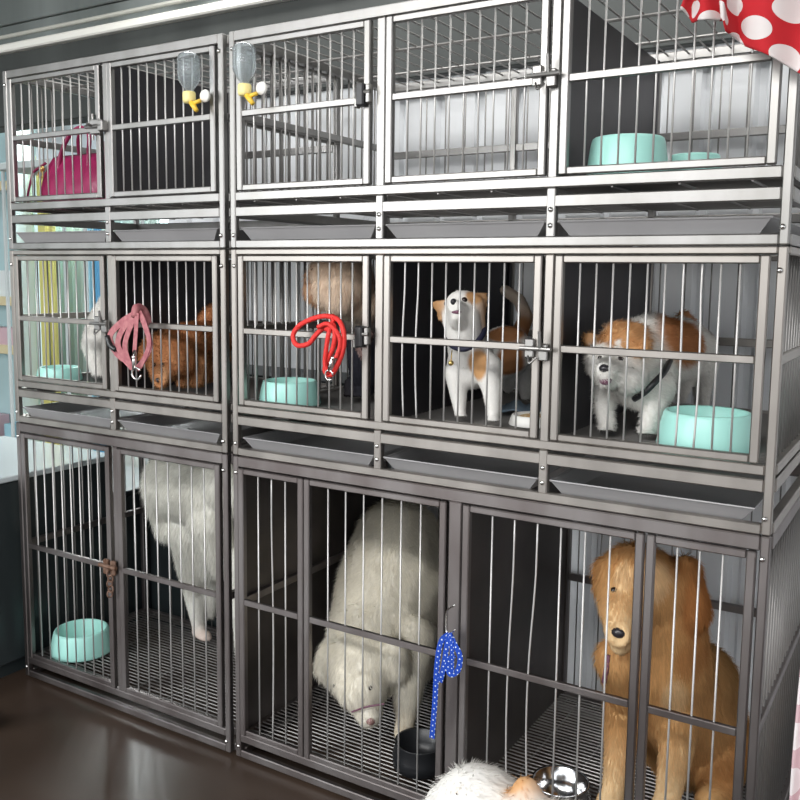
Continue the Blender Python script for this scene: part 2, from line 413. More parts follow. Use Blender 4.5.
    for xx, zz in bolts:
        b = MB(); b.lathe([(.0001, .004), (.0028, .0034), (.0046, .0012), (.0046, 0)], (0, 0, 0), 10, M3=np.array([[1, 0, 0], [0, 0, -1], [0, 1, 0]]))
        b.v = [(p[0]+xx, p[1]-.001, p[2]+zz) for p in b.v]; b.build('bolt', BOLT, c, smooth=True)
    return c, out
z = lambda v: H+v
LX0, LX1, RX0, RX1 = -2.073, -1.330, -1.313, -.205
r1 = dict(levels=[(z(.050), z(.067)), (z(.116), z(.137)), (z(.149), z(.168)), (z(.476), z(.497))], door=(z(.1695), z(.4745)), mid=z(.328), mull0=z(.149), tray=z(.092))
r2 = dict(levels=[(z(-.400), z(-.383)), (z(-.333), z(-.312)), (z(-.306), z(-.289)), (z(.036), z(.048))], door=(z(-.2875), z(.0345)), mid=z(-.126), mull0=z(-.306), tray=z(-.361))
r3 = dict(levels=[(z(-1.102), z(-1.085)), (z(-1.065), z(-1.047)), (z(-.426), z(-.402))], door=(z(-1.046), z(-.428)), mid=z(-.732), mull0=z(-1.065), tray=0)
LM = [(-1.704, -1.688)]; RM = [(-.944, -.925), (-.594, -.577)]
D = lambda a, b, n, **k: dict(x=(a, b), n=n, **k)
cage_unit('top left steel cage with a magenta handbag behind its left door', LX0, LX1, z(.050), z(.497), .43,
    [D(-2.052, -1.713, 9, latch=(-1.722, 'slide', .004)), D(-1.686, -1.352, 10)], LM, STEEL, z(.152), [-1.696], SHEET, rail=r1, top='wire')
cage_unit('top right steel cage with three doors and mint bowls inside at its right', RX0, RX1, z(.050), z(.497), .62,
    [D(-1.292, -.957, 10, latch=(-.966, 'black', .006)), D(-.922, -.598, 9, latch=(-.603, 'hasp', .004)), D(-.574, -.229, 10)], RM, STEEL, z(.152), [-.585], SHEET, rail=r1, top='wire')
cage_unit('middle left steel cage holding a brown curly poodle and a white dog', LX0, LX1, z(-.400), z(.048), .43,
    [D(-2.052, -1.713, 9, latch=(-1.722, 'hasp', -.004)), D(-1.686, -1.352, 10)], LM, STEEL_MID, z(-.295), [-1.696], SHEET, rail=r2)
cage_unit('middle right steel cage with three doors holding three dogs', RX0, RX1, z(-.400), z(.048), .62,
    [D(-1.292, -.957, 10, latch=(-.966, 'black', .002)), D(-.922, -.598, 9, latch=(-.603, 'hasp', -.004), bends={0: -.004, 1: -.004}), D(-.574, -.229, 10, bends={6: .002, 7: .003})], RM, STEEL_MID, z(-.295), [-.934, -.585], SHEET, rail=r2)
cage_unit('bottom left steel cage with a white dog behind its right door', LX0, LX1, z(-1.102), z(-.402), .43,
    [D(-2.052, -1.713, 8, latch=(-1.715, 'rust', .004)), D(-1.686, -1.352, 7)], LM, STEEL_LOW, z(-1.05), [], SHEET_LOW, trays=False, rail=r3)
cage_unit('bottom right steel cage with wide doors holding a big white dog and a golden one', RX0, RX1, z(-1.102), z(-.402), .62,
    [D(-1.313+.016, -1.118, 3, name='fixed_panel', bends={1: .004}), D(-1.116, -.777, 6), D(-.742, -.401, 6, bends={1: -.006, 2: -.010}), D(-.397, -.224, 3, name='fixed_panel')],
    [(-.773, -.746)], STEEL_LOW, z(-1.05), [-.757], SHEET_LOW, trays=False, leftside='sheet', rail=r3)

# ------------------------------------------------------------------ animals
def caps_dist(V, p1, r1, p2, r2):
    d = p2-p1; L2 = max(d@d, 1e-9); t = np.clip(((V-p1)@d)/L2, 0, 1)
    return np.linalg.norm(V-(p1+t[:, None]*d), axis=1)-(r1+(r2-r1)*t)
RS = 1.08
def make_dog(name, label, base, prims, spots=(), voxel=.006, fur_n=9000, fur_len=.012, fur_w=.0012, comb=(0, 0, -1), lift=.5, curl=.25, parts=None, smooth=5, cat='dog', blend=.012, box=None):
    """prims: (px,py,Y,r_px, px,py,Y,r_px, colour, fur length factor) - limbs and masses of the body, placed where they stand"""
    root = thing(name, label, cat, base)
    mb = MB(); P = []
    for q in prims:
        a = at(q[0], q[1], q[2]); b = at(q[4], q[5], q[6]); ra = q[3]*mpp(a)*RS; rb = q[7]*mpp(b)*RS
        P.append((a, ra, b, rb, np.array(q[8]), q[9] if len(q) > 9 else 1.)); mb.cone(a, ra, b, rb)
    tmp = mb.build('tmp', FUR)
    md = tmp.modifiers.new('r', 'REMESH'); md.mode = 'VOXEL'; md.voxel_size = voxel
    sm = tmp.modifiers.new('s', 'SMOOTH'); sm.factor = .5; sm.iterations = smooth
    bpy.context.view_layer.update(); dg = bpy.context.evaluated_depsgraph_get()
    me = bpy.data.meshes.new_from_object(tmp.evaluated_get(dg), depsgraph=dg); bpy.data.objects.remove(tmp, do_unlink=True)
    nv = len(me.vertices); V = np.empty(nv*3); me.vertices.foreach_get('co', V); V = V.reshape(-1, 3)
    fl = wloc(root)[2]+.0
    V[:, 2] = np.maximum(V[:, 2], fl+.002)
    if box is not None:
        V = np.clip(V, np.array(box[:3])+.022, np.array(box[3:])-.022)
    def paint(V):
        Wt = np.zeros(len(V)); C = np.zeros((len(V), 3)); F = np.zeros(len(V))
        for a, ra, b, rb, c, fl_ in P:
            w_ = np.exp(-caps_dist(V, a, ra, b, rb)/blend)
            Wt += w_; C += w_[:, None]*c; F += w_*fl_
        C /= Wt[:, None]; F /= Wt
        for s in spots:
            c0 = at(s[0], s[1], s[2]); r = s[3]*mpp(c0); dd = np.linalg.norm((V-c0)*np.array(s[5] if len(s) > 5 else (1, 1, 1)), axis=1)
            k = np.clip((r*1.15-dd)/(r*.3), 0, 1)[:, None]; C = C*(1-k)+np.array(s[4])*k
        return C, F
    C, _ = paint(V)
    off = wloc(root); me.vertices.foreach_set('co', (V-off).ravel())
    me.polygons.foreach_set('use_smooth', [True]*len(me.polygons))
    at_ = me.color_attributes.new('Col', 'FLOAT_COLOR', 'POINT'); at_.data.foreach_set('color', np.c_[C*.92, np.ones(nv)].ravel())
    me.materials.clear(); me.materials.append(SKIN); me.name = 'body'; me.update()
    body = bpy.data.objects.new('body', me); COL.objects.link(body); body.parent = root
    # fur: tapered strands rooted on the skin
    me.calc_loop_triangles(); nt_ = len(me.loop_triangles); T = np.empty(nt_*3, int); me.loop_triangles.foreach_get('vertices', T); T = T.reshape(-1, 3)
    N = np.empty(nv*3); me.vertices.foreach_get('normal', N); N = N.reshape(-1, 3)
    A, B, Cc = V[T[:, 0]], V[T[:, 1]], V[T[:, 2]]
    ar = np.linalg.norm(np.cross(B-A, Cc-A), axis=1); idx = rng.choice(nt_, fur_n, p=ar/ar.sum())
    r1_, r2_ = rng.random(fur_n), rng.random(fur_n); sw = r1_+r2_ > 1; r1_[sw] = 1-r1_[sw]; r2_[sw] = 1-r2_[sw]
    r3_ = 1-r1_-r2_
    p = A[idx]*r3_[:, None]+B[idx]*r1_[:, None]+Cc[idx]*r2_[:, None]
    nn = N[T[idx, 0]]*r3_[:, None]+N[T[idx, 1]]*r1_[:, None]+N[T[idx, 2]]*r2_[:, None]; nn /= np.linalg.norm(nn, axis=1)[:, None]+1e-9
    C, F = paint(p)
    cm = np.array(comb, float); g = cm-nn*(nn@cm)[:, None]; g /= np.linalg.norm(g, axis=1)[:, None]+.2
    d = nn*lift+g*(1-lift)+rng.normal(0, curl, (fur_n, 3)); d /= np.linalg.norm(d, axis=1)[:, None]
    L = fur_len*F*rng.uniform(.6, 1.25, fur_n); s = np.cross(d, nn)+rng.normal(0, .25, (fur_n, 3)); s -= d*np.sum(s*d, 1)[:, None]; s /= np.linalg.norm(s, axis=1)[:, None]+1e-9
    L[p[:, 2] < off[2]+.012] *= .3
    wv = fur_w/2*rng.uniform(.7, 1.3, fur_n); p = p-nn*.001
    mid = p+d*(L*.55)[:, None]; d2 = d+g*.5+rng.normal(0, curl*1.3, (fur_n, 3)); d2 /= np.linalg.norm(d2, axis=1)[:, None]
    tip = mid+d2*(L*.5)[:, None]
    allv = np.stack([p-s*wv[:, None], p+s*wv[:, None], mid+s*(wv*.8)[:, None], mid-s*(wv*.8)[:, None], tip], 1)
    allv[:, :, 2] = np.maximum(allv[:, :, 2], off[2]+.001)
    if box is not None: allv = np.clip(allv, np.array(box[:3])+np.array((.012, -.005, 0)), np.array(box[3:])-.012)
    k = np.arange(fur_n)[:, None]*5
    quads = k+np.array([[0, 1, 2, 3]]); tris = k+np.array([[3, 2, 4]])
    fm = bpy.data.meshes.new('fur'); fm.vertices.add(fur_n*5); fm.vertices.foreach_set('co', (allv.reshape(-1, 3)-off).ravel())
    fm.loops.add(fur_n*7); fm.polygons.add(fur_n*2)
    fm.loops.foreach_set('vertex_index', np.concatenate([quads, tris], 1).ravel())
    st = (np.arange(fur_n)[:, None]*7+np.array([[0, 4]])).ravel(); fm.polygons.foreach_set('loop_start', st)
    fm.update(calc_edges=True); fm.validate()
    cc = np.clip(C*rng.uniform(.86, 1.1, fur_n)[:, None], 0, 1)
    cc = np.repeat(np.c_[cc, np.ones(fur_n)][:, None, :], 5, 1)
    ca = fm.color_attributes.new('Col', 'FLOAT_COLOR', 'POINT'); ca.data.foreach_set('color', cc.ravel())
    fm.polygons.foreach_set('use_smooth', [True]*len(fm.polygons))
    fm.normals_split_custom_set_from_vertices(np.repeat(nn[:, None, :], 5, 1).reshape(-1, 3).tolist())
    fm.materials.append(FUR); fo = bpy.data.objects.new('fur', fm); COL.objects.link(fo); fo.parent = body
    return root, body
def snap(body, root, p, depth=0.0):
    """slide a point along the sight line of its face onto the skin"""
    off = Vector(wloc(root)); d = (Vector(p)-Vector(CAM)).normalized(); o = Vector(p)-d*.3-off
    ok, loc, nrm, _ = body.ray_cast(o, d)
    if ok: return np.array(loc+off)+np.array(d)*depth, np.array(nrm)
    return np.array(p), np.array((0, -1, 0))
def feature(root, body, name, px, py, Y, r, m, sc=(1, 1, 1), sink=.3, ring=None):
    c0 = at(px, py, Y); c, nr = snap(body, root, c0); rr = r*mpp(c); b = MB()
    c = c-nr*rr*sink; b.ball(c, rr, 14, sc=sc); return b.build(name, m, root, smooth=True)
def collar(root, pts, r, m, name='collar', flat=None):
    b = MB(); b.tube(spline(pts, 6), r, 8, flat=flat); return b.build(name, m, root, smooth=True)

WH = (.87, .85, .81); TAN = (.66, .37, .17); RUSTC = (.50, .23, .10); CREAM = (.90, .76, .62)
ZF2, ZF3 = z(-.295)+.0035, z(-1.05)+.0035

# white and tan short-haired dog, head raised
BOXR2 = (RX0, 0, z(-.3), RX1, .62, z(.05)); BOXL2 = (LX0, 0, z(-.3), LX1, .43, z(.05)); BOXL3 = (LX0, 0, z(-1.05), LX1, .43, z(-.40)); BOXR3 = (RX0, 0, z(-1.05), RX1, .62, z(-.40))
root, body = make_dog('dog', 'small white and tan short-haired dog barking with its head raised, wearing a dark collar', (-.77, .2, ZF2), [
    (471, 365, .15, 23, 506, 352, .29, 25, WH), (470, 352, .13, 21, 464, 335, .10, 17, WH), (464, 336, .10, 17, 463, 318, .085, 16, WH), (461, 306, .09, 15, 466, 306, .10, 14.5, WH),
    (458, 312, .06, 11, 454.5, 306, .03, 6.5, WH), (459, 320, .06, 10, 457, 316, .035, 6, WH), (474, 305, .105, 10, 476, 328, .12, 9, TAN), (448, 314, .085, 6, 449, 324, .085, 6, WH),
    (447, 304, .09, 4.5, 432.5, 303, .10, 1.8, TAN), (447, 311, .09, 4.5, 434, 307, .10, 1.8, TAN), (447, 317, .095, 4, 439, 320, .10, 1.8, TAN), (446, 308, .09, 4, 438, 315, .10, 1.8, TAN),
    (474, 298, .11, 5, 486, 294, .13, 2, TAN), (476, 303, .11, 5, 486.5, 299, .13, 2, TAN), (478, 310, .12, 5, 486, 305, .13, 2, TAN), (479, 316, .12, 5, 485, 312, .13, 2, TAN),
    (457, 372, .12, 12, 458, 390, .12, 9, WH), (458, 390, .12, 9, 460, 412, .115, 5.6, WH), (460, 415, .115, 5.5, 461, 419, .10, 6, WH),
    (487, 368, .13, 15, 492, 388, .12, 10, WH), (492, 388, .12, 10, 493.5, 415, .105, 6, WH), (493.5, 418, .10, 5.6, 493.5, 422, .09, 6.2, WH),
    (518, 362, .33, 17, 524, 380, .36, 8, WH), (524, 380, .36, 8, 526, 398, .40, 5, WH), (512, 372, .31, 10, 508, 388, .38, 5, WH),
    (518, 336, .34, 8, 526, 318, .38, 7, RUSTC), (526, 316, .38, 6.5, 519, 300, .40, 6, CREAM), (519, 300, .40, 6, 505, 290, .40, 5, CREAM)],
    spots=[(511, 360, .22, 7, RUSTC, (1.2, .2, .35)), (506, 332, .24, 11, RUSTC, (.7, .3, 1)), (478, 365, .1, 9.5, TAN, (1, .6, .6)), (475, 294, .09, 8, TAN, (1, .6, .8)), (490, 328, .2, 6, RUSTC, (.6, .3, 1.2))],
    voxel=.0042, fur_n=16000, fur_len=.005, fur_w=.0010, lift=.3, curl=.12, smooth=3, blend=.005, box=BOXR2)
feature(root, body, 'nose', 453, 301, .03, 3.0, NOSE, sink=.3, sc=(1, 1, 1.1)); feature(root, body, 'eye', 445.5, 303.5, .07, 2.8, EYE, sink=.4); feature(root, body, 'eye', 464.5, 299.5, .07, 3.3, EYE, sink=.4)
feature(root, body, 'mouth', 457, 312.5, .03, 4.2, TONGUE, sc=(1.3, 1, .6), sink=.6)
collar(root, [at(446, 339, .08), at(454, 347, .06), at(465, 349, .055), at(476, 343, .07), at(483, 334, .10), at(485, 326, .14)], .0055, NAVY, flat=1)
b = MB(); p = at(451, 363, .055); b.ball(p, .0055, 12); b.tube([p+np.array((0, 0, .004)), at(452, 350, .058)], .0012, 6); b.build('bell', GOLD, root, smooth=True)

# white and tan puppy with lowered head
root, body = make_dog('dog', 'fluffy white and tan puppy with lowered head and black collar beside a mint bowl', (-.43, .3, ZF2), [
    (624, 350, .12, 25, 634, 356, .15, 27, WH), (608, 362, .09, 21, 626, 374, .10, 20, WH), (611, 366, .07, 12, 605, 371, .035, 9, WH), (608, 380, .06, 9, 605, 382, .04, 6, WH),
    (618, 338, .12, 16, 634, 338, .13, 15, TAN), (648, 350, .20, 32, 672, 352, .32, 30, WH), (676, 345, .34, 26, 692, 350, .44, 22, WH),
    (590, 342, .12, 6, 586, 340, .13, 3.5, TAN), (592, 337, .12, 5, 587, 336, .13, 3, TAN), (645, 344, .10, 6, 640, 352, .08, 3.5, TAN), (640, 340, .11, 6, 645, 348, .09, 5, TAN),
    (640, 385, .16, 24, 655, 388, .18, 18, WH), (606, 386, .17, 12, 604, 408, .14, 9, WH), (604, 408, .14, 9, 607, 427, .125, 7.5, WH), (606, 430, .12, 7, 604, 433, .11, 6.5, WH),
    (656, 385, .17, 17, 653, 408, .15, 11, WH), (653, 408, .15, 11, 648, 428, .135, 8, WH), (648, 432, .135, 7.5, 643, 436, .12, 7, WH),
    (698, 360, .42, 18, 702, 380, .46, 9, WH), (702, 380, .46, 9, 702, 404, .5, 5.5, WH), (680, 368, .40, 14, 680, 396, .44, 6, WH),
    (692, 335, .44, 10, 684, 318, .44, 7, RUSTC), (655, 328, .22, 14, 645, 330, .18, 12, WH)],
    spots=[(626, 333, .09, 24, TAN, (1, 1, 1.1)), (604, 338, .09, 12, TAN), (585, 340, .13, 9, TAN), (640, 350, .08, 9, TAN), (617, 345, .07, 5.5, WH, (1.6, 1, .5)), (684, 335, .24, 25, RUSTC, (.8, .5, .8)), (640, 318, .14, 8, WH)],
    voxel=.0055, fur_n=40000, fur_len=.010, fur_w=.0011, lift=.35, curl=.16, smooth=3, blend=.007, comb=(.5, .5, -.5), box=BOXR2)
feature(root, body, 'nose', 604, 367, .03, 5, NOSE, sink=.4, sc=(1.1, 1, .85)); feature(root, body, 'eye', 599.5, 357.5, .07, 2.9, EYE, sink=.5); feature(root, body, 'eye', 620, 358, .09, 3.6, EYE, sink=.5, sc=(1.4, 1, .7))
feature(root, body, 'mouth', 605, 382, .04, 6.4, TONGUE, sc=(1, 1, .8), sink=.55)
collar(root, [at(634, 399, .115), at(645, 392, .105), at(655, 382, .11), at(664, 372, .13), at(670, 360, .17)], .006, BLACKPLAS, flat=1)

# brown poodle
PO = (.66, .31, .14); PO2 = (.74, .40, .20)
root, body = make_dog('dog', 'small brown curly poodle with its head lowered behind the pink leash', (-1.58, .2, ZF2), [
    (168, 352, 0.065, 20, 172, 360, 0.065, 18, PO), (164, 366, 0.045, 15, 160, 378, 0.025, 9, PO2), (154, 348, 0.065, 11, 150, 356, 0.065, 10, PO), (180, 350, 0.085, 14, 184, 364, 0.085, 11, PO),
    (186, 342, 0.125, 17, 214, 340, 0.245, 17, PO), (212, 345, 0.245, 15, 216, 358, 0.265, 12, PO), (206, 325, 0.235, 10, 213, 314, 0.255, 9, PO),
    (182, 366, 0.115, 8, 184, 386, 0.115, 5, PO2), (200, 362, 0.145, 8, 196, 388, 0.135, 5, PO2), (212, 362, 0.255, 9, 206, 376, 0.225, 5, PO2), (206, 376, 0.225, 5, 212, 388, 0.225, 4.5, PO2)],
    spots=[(159, 374, .01, 10, (.78, .46, .25))], voxel=.0055, fur_n=36000, fur_len=.010, fur_w=.0012, lift=.7, curl=.55, smooth=3, box=(-1.702, 0, z(-.3), LX1, .43, z(.05)))
feature(root, body, 'nose', 158, 380, .02, 3.0, NOSE, sink=.2); feature(root, body, 'eye', 154.5, 365, .03, 2.3, EYE, sink=.2); feature(root, body, 'eye', 163, 364.5, .03, 2.3, EYE, sink=.2)

# cream dog standing up
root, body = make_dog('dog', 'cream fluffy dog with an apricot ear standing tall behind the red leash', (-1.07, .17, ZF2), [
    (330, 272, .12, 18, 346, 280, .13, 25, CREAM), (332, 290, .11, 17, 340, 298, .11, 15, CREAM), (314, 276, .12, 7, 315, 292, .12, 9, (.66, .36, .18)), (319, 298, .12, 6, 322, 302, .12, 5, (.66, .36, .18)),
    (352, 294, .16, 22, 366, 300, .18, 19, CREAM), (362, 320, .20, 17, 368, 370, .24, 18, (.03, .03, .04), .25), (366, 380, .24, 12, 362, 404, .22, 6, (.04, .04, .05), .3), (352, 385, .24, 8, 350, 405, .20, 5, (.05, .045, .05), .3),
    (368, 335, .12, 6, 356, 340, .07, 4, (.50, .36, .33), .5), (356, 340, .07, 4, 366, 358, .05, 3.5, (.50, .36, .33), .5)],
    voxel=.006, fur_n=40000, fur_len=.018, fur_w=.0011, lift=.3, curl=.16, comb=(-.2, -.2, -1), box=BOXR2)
feature(root, body, 'eye', 312, 268, .09, 3, EYE, sink=.2)

# white dog at far left
root, body = make_dog('dog', 'white dog sitting behind the left door of the middle left cage', (-1.86, .2, ZF2), [
    (112, 312, .20, 15, 108, 318, .20, 16, WH), (112, 330, .22, 24, 114, 356, .24, 24, WH), (98, 335, .18, 13, 95, 345, .16, 12, WH), (96, 350, .16, 11, 99, 376, .14, 6, WH), (120, 365, .20, 12, 112, 379, .15, 6, WH),
    (128, 360, .3, 16, 130, 372, .3, 9, WH), (120, 303, .22, 6, 122, 297, .22, 3, WH), (103, 303, .2, 5, 102, 298, .2, 3, WH)],
    voxel=.006, fur_n=20000, fur_len=.010, fur_w=.0012, lift=.3, curl=.12, box=BOXL2)
feature(root, body, 'eye', 104, 314, .15, 2, EYE, sink=.2); feature(root, body, 'nose', 98, 320, .15, 2.5, NOSE, sink=.2)

# long-haired white dog, bottom left
SW = (.86, .85, .79)
root, body = make_dog('dog', 'long-haired white dog standing side-on in the bottom left cage near the mint bowl', (-1.66, .28, ZF3), [
    (176, 485, .27, 30, 216, 492, .25, 34, SW), (172, 480, .27, 26, 166, 505, .27, 17, SW), (160, 500, .28, 13, 168, 528, .27, 12, SW),
    (195, 530, .30, 24, 194, 560, .31, 17, SW), (194, 560, .31, 17, 194, 592, .325, 10, SW, .6), (194, 592, .325, 10, 199, 628, .33, 6.3, SW, .3), (198, 632, .33, 6.5, 206, 637, .315, 6, (.80, .66, .58), .2),
    (214, 530, .30, 22, 213, 565, .33, 15, SW), (213, 568, .35, 12, 211, 614, .37, 6, SW, .4), (216, 520, .22, 26, 222, 560, .23, 16, SW), (240, 560, .23, 12, 242, 660, .22, 6, SW, .4), (255, 540, .25, 14, 256, 655, .25, 6, SW, .4),
    (240, 480, .2, 34, 262, 490, .18, 30, SW), (272, 470, .16, 22, 282, 478, .14, 14, SW)],
    voxel=.008, fur_n=60000, fur_len=.026, fur_w=.0013, lift=.22, curl=.10, comb=(-.15, 0, -1), box=BOXL3)
feature(root, body, 'eye', 280, 466, .12, 3, EYE, sink=.2)

# big white dog, head to the floor
BW = (.88, .84, .74)
root, body = make_dog('dog', 'big white dog bending its head to the wire floor beside the blue ribbon', (-.98, .32, ZF3), [
    (398, 545, .48, 42, 392, 590, .38, 52, BW), (392, 590, .38, 52, 378, 635, .25, 46, BW), (372, 640, .22, 42, 362, 664, .14, 36, BW),
    (352, 664, .12, 28, 362, 686, .09, 24, BW), (362, 690, .09, 20, 369, 714, .07, 12, BW, .5), (338, 655, .14, 18, 330, 668, .15, 14, BW), (392, 655, .15, 16, 396, 668, .15, 13, BW),
    (408, 640, .24, 26, 408, 680, .19, 16, BW), (408, 680, .19, 16, 406, 715, .175, 10, BW, .6), (406, 720, .17, 9, 403, 733, .16, 9, (.76, .66, .50), .3),
    (350, 690, .28, 15, 352, 728, .26, 9, BW, .6), (424, 610, .46, 22, 420, 690, .44, 9, BW, .6), (380, 620, .5, 22, 376, 680, .5, 9, BW, .6), (402, 515, .54, 22, 410, 500, .56, 12, BW)],
    voxel=.007, fur_n=80000, fur_len=.020, fur_w=.0013, lift=.25, curl=.13, comb=(0, -.2, -1), box=BOXR3)
feature(root, body, 'nose', 371, 722, .05, 5, mat('nose_rose', (.25, .14, .13), .4), sink=.5); feature(root, body, 'eye', 335, 686, .08, 2.5, EYE, sink=.1); feature(root, body, 'eye', 370, 688, .07, 2.5, EYE, sink=.1)
b = MB(); b.tube(spline([at(352, 712, .04), at(366, 707, .035), at(384, 704, .05)], 5), .002, 6); b.build('mouth', TONGUE, root)

# golden long-haired dog
G1 = (.68, .41, .18); G2 = (.52, .25, .09); G3 = (.80, .58, .33)
root, body = make_dog('dog', 'golden long-haired dog sitting behind the right hand doors of the bottom cage', (-.42, .28, ZF3), [
    (636, 582, .15, 36, 650, 592, .18, 38, G1), (624, 596, .12, 24, 622, 612, .08, 20, G1), (621, 614, .07, 17, 619, 632, .035, 14, G3, .3), (622, 640, .07, 12, 620, 645, .05, 10, G3, .3),
    (603, 566, .16, 9, 601, 588, .15, 8, G2), (686, 570, .19, 14, 692, 612, .18, 17, G2), (690, 618, .18, 14, 686, 640, .18, 9, G2),
    (660, 610, .20, 40, 658, 670, .20, 48, G1), (620, 660, .12, 22, 626, 690, .14, 18, G1), (658, 680, .21, 48, 690, 730, .33, 50, G1), (700, 680, .30, 34, 715, 750, .38, 34, (.36, .21, .09)),
    (625, 690, .17, 18, 620, 750, .13, 14, G1), (620, 750, .13, 14, 614, 792, .10, 11, G3, .5), (614, 794, .10, 11, 608, 804, .08, 12, G3, .3),
    (676, 700, .17, 22, 676, 750, .13, 15, G1), (676, 750, .13, 15, 668, 796, .11, 12, G3, .5), (668, 800, .11, 12, 664, 806, .09, 12, G3, .3),
    (720, 745, .3, 24, 716, 790, .22, 16, G2), (716, 792, .22, 16, 706, 800, .16, 11, G1, .4)],
    spots=[(697, 600, .16, 14, (.48, .22, .08), (1, .4, .4)), (690, 650, .18, 15, (.54, .28, .11), (1, .4, .7)), (640, 700, .12, 12, (.58, .31, .12), (1, .4, .6)), (655, 575, .1, 13, (.82, .60, .35), (1, .5, .5)), (623, 568, .08, 14, G3, (1.3, 1, .6)), (668, 575, .1, 13, G3, (1.2, 1, .5)), (676, 700, .1, 20, G3, (1.2, 1, .7))],
    voxel=.007, fur_n=80000, fur_len=.020, fur_w=.0013, lift=.2, curl=.10, comb=(.15, -.1, -1), box=BOXR3)
feature(root, body, 'nose', 618, 633, .02, 7.4, NOSE, sink=.45, sc=(1.1, 1, .85)); feature(root, body, 'eye', 613.5, 590, .08, 3.6, EYE, sink=.3); feature(root, body, 'eye', 648, 592, .12, 3.6, EYE, sink=.3)
b = MB(); b.tube(spline([at(608, 655, .08), at(606, 672, .075), at(604, 682, .08)], 4), [.001, .006]+[.008]*5+[.006, .001][:2] if False else .005, 8); b.build('mouth', TONGUE, root)

# dog on the shop floor, only its head and back inside the frame
root, body = make_dog('dog', 'white dog with tan patches standing on the floor outside the cages, seen from above', (-.47, -.42, .0), [
    (478, 815, -.35, 46, 500, 830, -.35, 44, WH), (520, 845, -.38, 44, 640, 880, -.42, 56, WH), (640, 880, -.42, 56, 700, 890, -.44, 50, WH), (440, 800, -.36, 14, 428, 815, -.35, 10, WH), (526, 790, -.36, 14, 536, 806, -.35, 10, TAN),
    (470, 860, -.30, 26, 462, 880, -.28, 18, WH),
    (560, 900, -.38, 26, 550, 1060, -.36, 16, WH), (620, 900, -.46, 26, 600, 1010, -.48, 15, WH), (600, 1010, -.48, 15, 600, 1060, -.5, 14, WH), (700, 900, -.40, 30, 690, 1080, -.40, 15, WH), (720, 890, -.48, 26, 730, 1050, -.5, 14, WH),
    (740, 870, -.46, 12, 770, 840, -.5, 9, TAN)],
    spots=[(512, 776, -.36, 18, TAN), (452, 785, -.4, 10, TAN), (620, 850, -.42, 40, TAN)], voxel=.009, fur_n=12000, fur_len=.012, fur_w=.0014, lift=.35, curl=.12, comb=(.5, 0, -1))
feature(root, body, 'nose', 462, 886, -.24, 9, NOSE, sink=.3); feature(root, body, 'eye', 452, 846, -.3, 5, EYE, sink=.3); feature(root, body, 'eye', 492, 850, -.3, 5, EYE, sink=.3)

# ------------------------------------------------------------------ bowls
def bowl(label, x, y, zz, sc=1., hs=1., group='mint plastic pet bowls', cat='bowl', name='pet_bowl', m=MINT, m2=MINT_IN):
    r = thing(name, label, cat, (x, y, zz), group)
    b = MB(); pr = [(.075, .0), (.089, .0), (.090, .004), (.084, .040), (.079, .060), (.0765, .0645), (.073, .066), (.070, .0645)]
    b.lathe([(a*sc, h*sc*hs) for a, h in pr], (x, y, zz), 48, open_top=True); b.build('shell', m, r, smooth=True)
    b = MB(); pr = [(.0702, .0647), (.066, .058), (.060, .024), (.052, .014), (.0001, .012)]
    b.lathe([(a*sc, h*sc*hs) for a, h in pr], (x, y, zz), 48); b.f = [q for q in b.f if len(q) <= 4]; b.build('inner_basin', m2, r, smooth=True)
    return r
bowl('mint plastic bowl on the wire floor behind the bottom left door', -1.972, .108, ZF3-.0005, .92, 1.05)
bowl('mint plastic bowl in front of the lowered head puppy, middle right corner', -.335, .125, ZF2, .94, 1.)
bowl('mint plastic bowl under the red leash in the middle cage', -1.232, .10, ZF2, .77, 1.05)
bowl('low mint dish in the middle left cage beside the white dog', -2.0, .085, ZF2, .66, .8)
bowl('tall mint bowl at the left of the top right corner cage', -.490, .11, z(.152)+.0025, .80, 1.60)
bowl('smaller mint dish to the right of the tall mint bowl, top right', -.418, .29, z(.152)+.0025, .58, 1.9)
r = bowl('small white dish of food beside the barking tan-eared dog', -.672, .16, ZF2, .55, .55, group=None, m=WHITEPL, m2=WHITEPL)
b = MB(); b.lathe([(.0001, .021), (.02, .019), (.034, .014), (.034, .008)], (-.672, .16, ZF2), 24)
tag(b.build('dog_food', FOOD, loc=(-.672, .16, ZF2)), 'heap of dry food in the small white dish', 'food')
b = MB()
p0 = np.array((-.735, .27, ZF2)); vs = []; fs = []; n_ = 14
for i in range(n_):
    for j in range(n_):
        a, c = i/(n_-1)-.5, j/(n_-1)-.5; vs.append((p0[0]+a*.12, p0[1]+c*.1, p0[2]+.004+.022*abs(math.sin(7*a+3*c))*math.exp(-6*(a*a+c*c))+.006*math.sin(15*c+5*a)**2))
for i in range(n_-1):
    for j in range(n_-1): fs.append((i*n_+j, (i+1)*n_+j, (i+1)*n_+j+1, i*n_+j+1))
b.add(vs, fs); o = b.build('cloth', BLUECLOTH, smooth=True, loc=tuple(p0)); o.modifiers.new('s', 'SOLIDIFY').thickness = .003
tag(o, 'crumpled blue grey cloth lying behind the small white food dish', 'cloth')
def steel_bowl(label, x, y, zz, R, hh, m, name='pet_bowl'):
    b = MB(); b.lathe([(R*.75, 0), (R*.95, hh*.1), (R*.98, hh*.5), (R*.86, hh*.95), (R*.9, hh), (R*.82, hh*.97), (R*.78, hh*.5), (R*.5, hh*.15), (.0001, hh*.12)], (x, y, zz), 40)
    return tag(b.build(name, m, smooth=True, loc=(x, y, zz)), label, 'bowl')
steel_bowl('polished steel bowl on the bottom cage floor beside the golden dog', -.575, .115, ZF3, .062, .065, INOX)
p = at(428, 740, .1)
steel_bowl('black round bowl on the bottom cage floor below the blue ribbon', -.885, .105, ZF3, .062, .06, BLACKPLAS)

